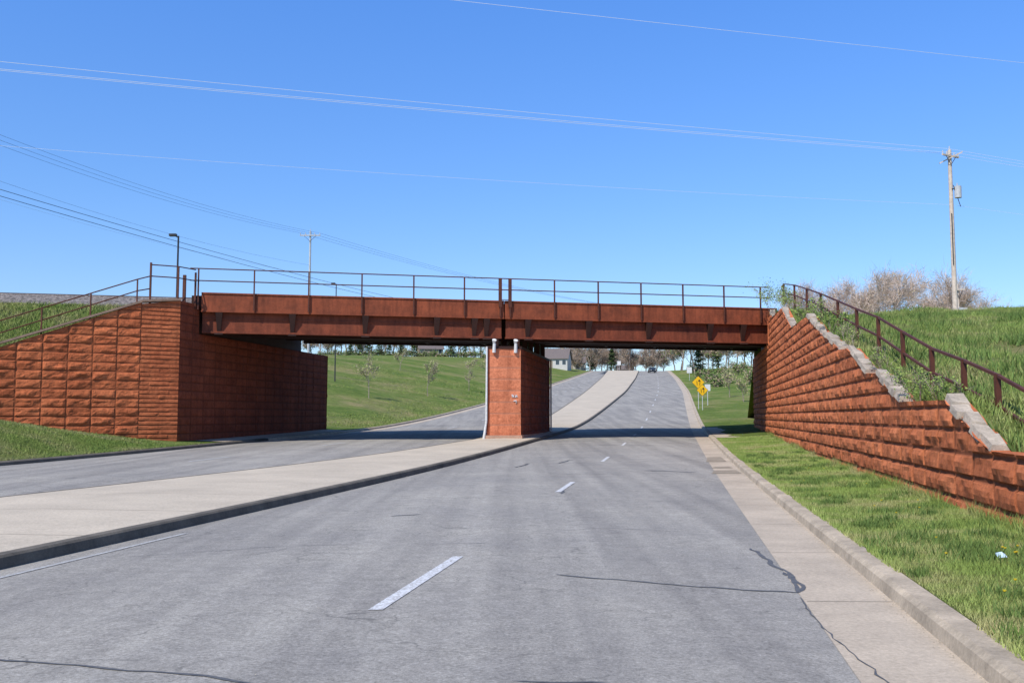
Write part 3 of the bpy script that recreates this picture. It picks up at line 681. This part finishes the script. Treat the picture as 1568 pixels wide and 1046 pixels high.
# ---------------------------------------------------------------- trees
class Tree:
    def __init__(s,seed): s.mb=MB(); s.r=random.Random(seed); s.tips=[]
    def branch(s,p,d,L,r,lev,maxlev,nch,spread,seg=3,up=.15,rmin=.006):
        R=s.r; pts=[p]; dd=d.copy(); rr=r
        for i in range(seg):
            dd=(dd+Vector((R.uniform(-1,1),R.uniform(-1,1),R.uniform(-.4,1)*.6+up))*.16).normalized()
            q=pts[-1]+dd*(L/seg); r2=max(rmin,rr*(.8 if lev else .84))
            s.mb.tube(pts[-1],q,rr,r2,n=6 if lev==0 else (4 if lev==1 else 3),m=0,cap=False); rr=r2; pts.append(q)
            if lev>=maxlev-1: s.tips.append((q,dd.copy()))
        s.tips.append((pts[-1],dd.copy()))
        if lev<maxlev:
            for k in range(nch):
                t=R.uniform(.3,1) if lev else R.uniform(.28,1); f=t*seg; i=min(int(f),seg-1); q=pts[i].lerp(pts[i+1],f-i)
                a=R.uniform(0,2*math.pi); o=d.orthogonal().normalized(); o.rotate(Matrix.Rotation(a,3,d))
                nd=(d*(1-spread*.4)+o*spread*R.uniform(.7,1.2)+Vector((0,0,.15))).normalized()
                s.branch(q,nd,L*R.uniform(.42,.68)*(1.15-.3*t),max(rr*.85*R.uniform(.6,.95),rmin),lev+1,maxlev,nch,spread,seg,up,rmin)
    def leaves(s,n,size,sp,ms=(1,2)):
        R=s.r
        for i in range(n):
            c=R.choice(s.tips)[0]+Vector((R.gauss(0,sp),R.gauss(0,sp),R.gauss(0,sp)))
            a=Vector((R.gauss(0,1),R.gauss(0,1),R.gauss(0,1))).normalized(); b=a.orthogonal().normalized(); z=size*R.uniform(.6,1.3)
            s.mb.add([c-a*z,c+b*z*.5,c+a*z,c-b*z*.5],[(0,1,2,3)],R.choice(ms))
    def twigs(s,n,L,w,m=(0,)):
        R=s.r
        for i in range(n):
            c,d=R.choice(s.tips); c=c+Vector((R.gauss(0,1),R.gauss(0,1),R.gauss(0,1)))*L*.25
            a=(d+Vector((R.gauss(0,1),R.gauss(0,1),R.gauss(.5,1)))*.7).normalized(); b=a.orthogonal().normalized(); b.rotate(Matrix.Rotation(R.uniform(0,3.14),3,a)); l=L*R.uniform(.5,1.2)
            s.mb.add([c-b*w,c+b*w,c+a*l],[(0,1,2)],R.choice(m))
def gen(seed,x,y,z,h,maxlev=3,nch=6,spread=.75,nl=500,ls=.08,sp=.25,r=None,ms=(1,2),trunk=.5,tw=0,twL=.8,tww=.02,rmin=.006,twm=(0,),norm=False):
    T=Tree(seed); T.branch(Vector((x,y,z)),Vector((0,0,1)),h*trunk*1.25,(r or h*.018),0,maxlev,nch,spread,rmin=rmin)
    if norm:
        top=max(v[2] for v in T.mb.v); k=h/(top-z); f=lambda v:(x+(v[0]-x)*k,y+(v[1]-y)*k,z+(v[2]-z)*k)
        T.mb.v=[f(v) for v in T.mb.v]; T.tips=[(Vector(f(c)),d) for c,d in T.tips]
    if tw: T.twigs(tw,twL,tww,twm)
    if nl: T.leaves(nl,ls,sp,ms)
    return T
def out(name,Ts,mats):
    v=[];f=[];m=[]
    for T in Ts:
        b=len(v); v+=T.mb.v; f+=[tuple(i+b for i in q) for q in T.mb.f]; m+=T.mb.m
    return mesh(name,v,f,mats,None,m)
for i,(px,Y,h) in enumerate(((565,95,4.6),(655,110,4.1),(718,128,4.6),(748,150,4.2),(1117,120,3.4),(1138,108,2.6),(612,150,3.6))):
    x=at(px,Y); z=gz(x,Y); out('young_tree',[gen(40+i,x,Y,z-.1,h,3,5,.55,450,.08,.16,.05,tw=160,twL=.5,tww=.014,rmin=.014,norm=True)],[BARKG,LEAFL,BUDY])
for i,(px,Y,top) in enumerate(((1238,100,444),(1256,100,434),(1276,96,428),(1298,98,434),(1320,92,426),(1344,96,419),(1370,90,414),(1398,95,418),(1425,98,424),(1450,94,420),(1478,97,424),(1503,100,438))):
    x=at(px,Y); z=4; h=1.65+(637-top)/1450*Y-z
    out('budding_tree',[gen(60+i,x,Y,z,h,4,5,.68,600,.07,.4,.11,ms=(1,1,2),tw=2400,twL=1.0,tww=.012,rmin=.015,twm=(0,0,1),norm=True)],[BARKP,LEAFB,BUDY])
Ts=[];sd=100;rr=random.Random(9)
for px in list(range(842,1022,8)):
    Y=rr.uniform(325,365); x=at(px+rr.uniform(-3,3),Y); Ts.append(gen(sd,x,Y,15.8,rr.uniform(8,15),3,6,.7,160,.25,.6,.22,ms=(1,1,2),tw=1100,twL=1.6,tww=.06,rmin=.05,twm=(0,0,1))); sd+=1
for px in list(range(1030,1190,9)):
    Y=rr.uniform(230,310); x=at(px+rr.uniform(-4,4),Y); Ts.append(gen(sd,x,Y,gz(x,Y)-.5,rr.uniform(9,15),3,6,.75,420,.32,.8,.2,ms=(1,2,2),tw=800,twL=1.5,tww=.05,rmin=.05,twm=(0,1))); sd+=1
for px in list(range(480,800,10)):
    Y=rr.uniform(275,325); x=at(px+rr.uniform(-4,4),Y); Ts.append(gen(sd,x,Y,gz(x,Y)-.5,rr.uniform(8,13),3,6,.7,200,.3,.8,.22,ms=(1,1,2),tw=900,twL=1.5,tww=.055,rmin=.05,twm=(0,0,1))); sd+=1
out('distant_trees',Ts,[BARKG,LEAFB,LEAFM])
Ts=[]
for px in list(range(1010,1185,6)):
    Y=rr.uniform(150,225); x=at(px,Y)
    if x-xd(Y)<8: Y=245; x=at(px,Y)
    if x-xd(Y)<8: continue
    Ts.append(gen(sd,x,Y,gz(x,Y)-.3,rr.uniform(2.2,4.6),3,5,.9,380,.2,.4,.08,ms=(1,2,2),trunk=.35)); sd+=1
for px in list(range(490,745,7)):
    Y=rr.uniform(258,280); x=at(px,Y)
    Ts.append(gen(sd,x,Y,gz(x,Y)-.3,rr.uniform(1.6,3.6),3,5,.9,340,.2,.4,.08,ms=(1,2,2),trunk=.35)); sd+=1
out('hedge_bushes',Ts,[BARKG,LEAFB,LEAFM])
def conifer(seed,x,y,z,h,w):
    T=Tree(seed); R=T.r; T.mb.tube((x,y,z),(x,y,z+h),h*.02,.02,n=6)
    for i in range(900):
        t=R.random()**.8; rad=w*(1-t)*(.75+.35*math.sin(t*40+R.random()))*math.sqrt(R.uniform(.15,1)); a=R.uniform(0,6.283)
        c=Vector((x+rad*math.cos(a),y+rad*math.sin(a),z+h*(.08+.92*t)-rad*.15)); o=Vector((math.cos(a),math.sin(a),-.35)); p=Vector((-math.sin(a),math.cos(a),R.uniform(-.3,.3))); s=h*.05*R.uniform(.6,1.3)
        T.mb.add([c-o*s,c+p*s*.5,c+o*s,c-p*s*.5],[(0,1,2,3)],R.choice((1,1,2)))
    return T
for i,(px,Y,h,w) in enumerate(((536,250,4.2,2.8),(550,255,4.8,3.0),(565,250,5.0,3.2),(580,255,5.2,3.2),(596,250,4.6,3.0),(614,255,4.6,2.8),(634,258,5,2.8),(690,270,5.5,2.8),(712,275,5.5,2.8),(905,335,9,3),(937,320,9,3.4),(1070,240,8,3.4),(1098,245,7,3.4))):
    x=at(px,Y); out('pine_tree',[conifer(300+i,x,Y,gz(x,Y)-.4,h,w)],[BARK,LEAFD,LEAFM])
def shrub(name,x,y,z,h,seed,nl=500,ls=.035,ms=(1,2)):
    R=random.Random(seed); T=Tree(seed)
    for k in range(5):
        d=Vector((R.uniform(-.6,.6),R.uniform(-.6,.6),1)).normalized(); T.branch(Vector((x+R.uniform(-.15,.15)*h,y+R.uniform(-.15,.15)*h,z)),d,h*R.uniform(.45,.8),.008,1,3,3,.6,rmin=.003)
    T.twigs(80,.2*h,.004,(0,)); T.leaves(nl,ls,.07*h,ms); out(name,[T],[BARKG,LEAFM,LEAFL])
for i,(y,o,z,h,nl) in enumerate(((51.8,.1,7.3,1.9,450),(50.4,.3,7.0,1.9,450),(49,.8,6.9,1.6,350),(45.5,.5,6.7,.9,200),(38,.3,5.3,.8,250),(34.5,.5,5.2,.8,250),(31,.35,4.3,.8,280),(29,.5,3.9,.8,260),(26.8,.3,3.5,.8,300),(23.8,.5,2.9,.6,250),(22.5,.3,2.6,.6,260),(20.2,.75,2.0,.6,350),(18.6,.25,1.85,.75,650),(17.6,.4,1.85,.55,400),(16.2,.4,1.85,.4,200),(13.2,.7,1.1,.45,150))):
    shrub('shrub',wx(y)+o,y,z,h,500+i,nl,.026 if y<30 else .05)
# ---------------------------------------------------------------- grass tufts
def blades(name,X,Y,Z,hmin,hmax,w,mat=BLADE):
    n=len(X); a=rng.uniform(0,2*np.pi,n); h=rng.uniform(hmin,hmax,n); ww=w*rng.uniform(.6,1.4,n)
    la=rng.uniform(0,2*np.pi,n); lean=h*rng.uniform(.1,.8,n)
    v=np.zeros((n,3,3))
    v[:,0]=np.stack([X-np.cos(a)*ww,Y-np.sin(a)*ww,Z],1); v[:,1]=np.stack([X+np.cos(a)*ww,Y+np.sin(a)*ww,Z],1)
    v[:,2]=np.stack([X+np.cos(la)*lean,Y+np.sin(la)*lean,Z+h],1)
    me=bpy.data.meshes.new(name); me.vertices.add(3*n); me.vertices.foreach_set('co',v.reshape(-1).astype(np.float32))
    me.loops.add(3*n); me.loops.foreach_set('vertex_index',np.arange(3*n,dtype=np.int32))
    me.polygons.add(n); me.polygons.foreach_set('loop_start',np.arange(0,3*n,3,dtype=np.int32)); me.polygons.foreach_set('loop_total',np.full(n,3,dtype=np.int32))
    me.materials.append(mat); me.update(); me.validate(); return link(bpy.data.objects.new(name,me))
def verge(n,y0,y1,pw):
    Y=y0+(y1-y0)*rng.random(n)**pw; o=4.70+(WO(Y)-4.73)*rng.random(n); return Xd(Y)+o,Y,G(o,Y)-.01
X,Y,Z=verge(180000,4,24,1.5); blades('grass',X,Y,Z,.02,.07,.0035,BLADEV)
X,Y,Z=verge(60000,20,51,1.0); blades('grass',X,Y,Z,.03,.08,.008,BLADEV)
n=9000; Y=4+45*rng.random(n)**1.3; kk=fbm(Y*1.1,Y*.3,3,33)>-.1; Y=Y[kk]; o=4.64+.1*rng.random(len(Y)); blades('grass',Xd(Y)+o,Y,Zr(Y)+.135,.03,.1,.005,BLADEV)
cl=rng.random((110,2)); XX_=[];YY_=[];ZZ_=[]
for a,b in cl:
    y=5+30*a**1.3; o=4.8+(float(WO(y))-5.0)*b; n=160; r=rng.uniform(.05,.22)
    yy=y+rng.normal(0,r,n); oo=np.clip(o+rng.normal(0,r,n),4.72,None); XX_.append(Xd(yy)+oo);YY_.append(yy);ZZ_.append(G(oo,yy)-.01)
blades('weed_clumps',np.concatenate(XX_),np.concatenate(YY_),np.concatenate(ZZ_),.05,.14,.009,LEAFM)
n=9000; Y=6+46*rng.random(n)**1.2; kk=fbm(Y*.9,Y*.2,3,41)>-.15; Y=Y[kk]; o=WO(Y)-.12-.12*rng.random(len(Y)); blades('weed_clumps',Xd(Y)+o,Y,G(o,Y)-.02,.06,.28,.006,BLADE)
n=130000; Y=8+50*rng.random(n)**.9; a=.35+30*rng.random(n)**1.3*np.clip(Y/40,.3,1.2); X=wx(Y)+a; yy=Y+a*.23*np.clip((Y-45)/6,0,1)
kk=fbm(X*.7,yy*.7,3,21)>-.25; blades('grass',X[kk],yy[kk],HR(X[kk],yy[kk])-.03,.06,.24,.016)
cc_=rng.random((300,2)); XX_=[];YY_=[]
for a,b in cc_:
    y=10+46*a; o=.4+28*b**1.4; n=110; r=rng.uniform(.15,.7); yy=y+rng.normal(0,r,n); oo=np.clip(o+rng.normal(0,r,n),.3,None); YY_.append(yy); XX_.append(wx(yy)+oo)
X=np.concatenate(XX_);Y=np.concatenate(YY_); blades('weed_clumps',X,Y,HR(X,Y)-.03,.1,.38,.02,LEAFM)
n=50000; X=-16.5-16*rng.random(n); fr=C[1]+dE*(X-C[0])+.5; Y=fr+rng.random(n)*(52+.23*X-fr); blades('grass',X,Y,HL(X,Y)-.02,.08,.25,.018)
n=90000; Y=22+22.5*rng.random(n); o=-19.6-9*rng.random(n)**1.4; X=Xd(Y)+o; lim=C[1]+dE*(X-C[0])
kk=(Y<lim-.1)|(X>C[0]); kk&=(Y<43.8)|(o>-20.6); blades('grass',X[kk],Y[kk],G(o[kk],Y[kk])-.01,.03,.12,.010)
n=60000; Y=66+80*rng.random(n); o=-19.7-32*rng.random(n); X=Xd(Y)+o; kk=fbm(X*.15,Y*.15,3,51)>-.1; blades('grass',X[kk],Y[kk],G(o[kk],Y[kk])-.02,.05,.16,.03)
mb=MB()
for i in range(60):
    y=7.5+3*rng.random(); o=6.0+.6*rng.random()
    if i>40: y=6+20*rng.random(); o=5+1.6*rng.random()
    x=xd(y)+o; z=float(G(o,y))+.07
    mb.tube((x,y,z-.09),(x,y,z),.003,n=4,m=1); mb.tube((x,y,z),(x,y,z+.012),.012,.016,n=7,m=0)
mb.obj('dandelions',[simple('dandelion_yellow',(.75,.55,.02),(.6,.42,.02),3,.7,0),LEAFM])
mb=MB(); o=5.85;y=9.9;x=xd(y)+o;z=float(G(o,y))+.03
mb.add([(x-.06,y-.03,z),(x+.04,y-.05,z+.01),(x+.06,y+.04,z+.03),(x-.04,y+.05,z+.04),(x,y,z+.06)],[(0,1,4),(1,2,4),(2,3,4),(3,0,4)],0)
mb.obj('litter_wrapper',[simple('wrapper',(.6,.72,.8),(.35,.5,.65),30,.4)])
# ---------------------------------------------------------------- light, sky, camera
EL=math.radians(48); az=Vector((-.60,-.80,0)).normalized()
S=Vector((az.x*math.cos(EL),az.y*math.cos(EL),math.sin(EL)))
sl=bpy.data.lights.new('sun','SUN'); sl.energy=5.0; sl.angle=math.radians(.53); sl.color=(1,.95,.87)
so=link(bpy.data.objects.new('sun',sl)); so.rotation_euler=(-S).to_track_quat('-Z','Y').to_euler(); so.location=(-30,-40,60)
w=bpy.data.worlds.new('World'); scn.world=w; w.use_nodes=True; nt=w.node_tree
bg=nt.nodes['Background']; sk=nt.nodes.new('ShaderNodeTexSky'); sk.sky_type='NISHITA'; sk.sun_disc=False
sk.sun_elevation=EL; sk.sun_rotation=math.atan2(az.x,az.y); sk.air_density=1.0; sk.dust_density=.3; sk.ozone_density=2.5; sk.altitude=200
tc=nt.nodes.new('ShaderNodeTexCoord'); sp=nt.nodes.new('ShaderNodeSeparateXYZ'); nt.links.new(tc.outputs['Generated'],sp.inputs[0])
tint=ramp(nt,sp.outputs['Z'],[(0.0,(.78,.85,1.0)),(.10,(.76,.90,1.14)),(.22,(.70,.97,1.32)),(.42,(.66,1.10,1.68)),(1,(.66,.92,1.2))])
cc=mix(nt,1,sk.outputs[0],tint,'MULTIPLY')
nt.links.new(cc,bg.inputs[0]); bg.inputs[1].default_value=.145
cam=bpy.data.cameras.new('camera'); co=link(bpy.data.objects.new('camera',cam)); cam.sensor_width=36; cam.lens=36*1450/1568
co.location=(0,0,1.65); co.rotation_euler=(math.radians(90)+math.atan(114.5/1450),0,0); cam.clip_end=9000; cam.clip_start=.1
scn.camera=co
scn.view_settings.view_transform='Standard'; scn.view_settings.look='None'; scn.view_settings.exposure=0
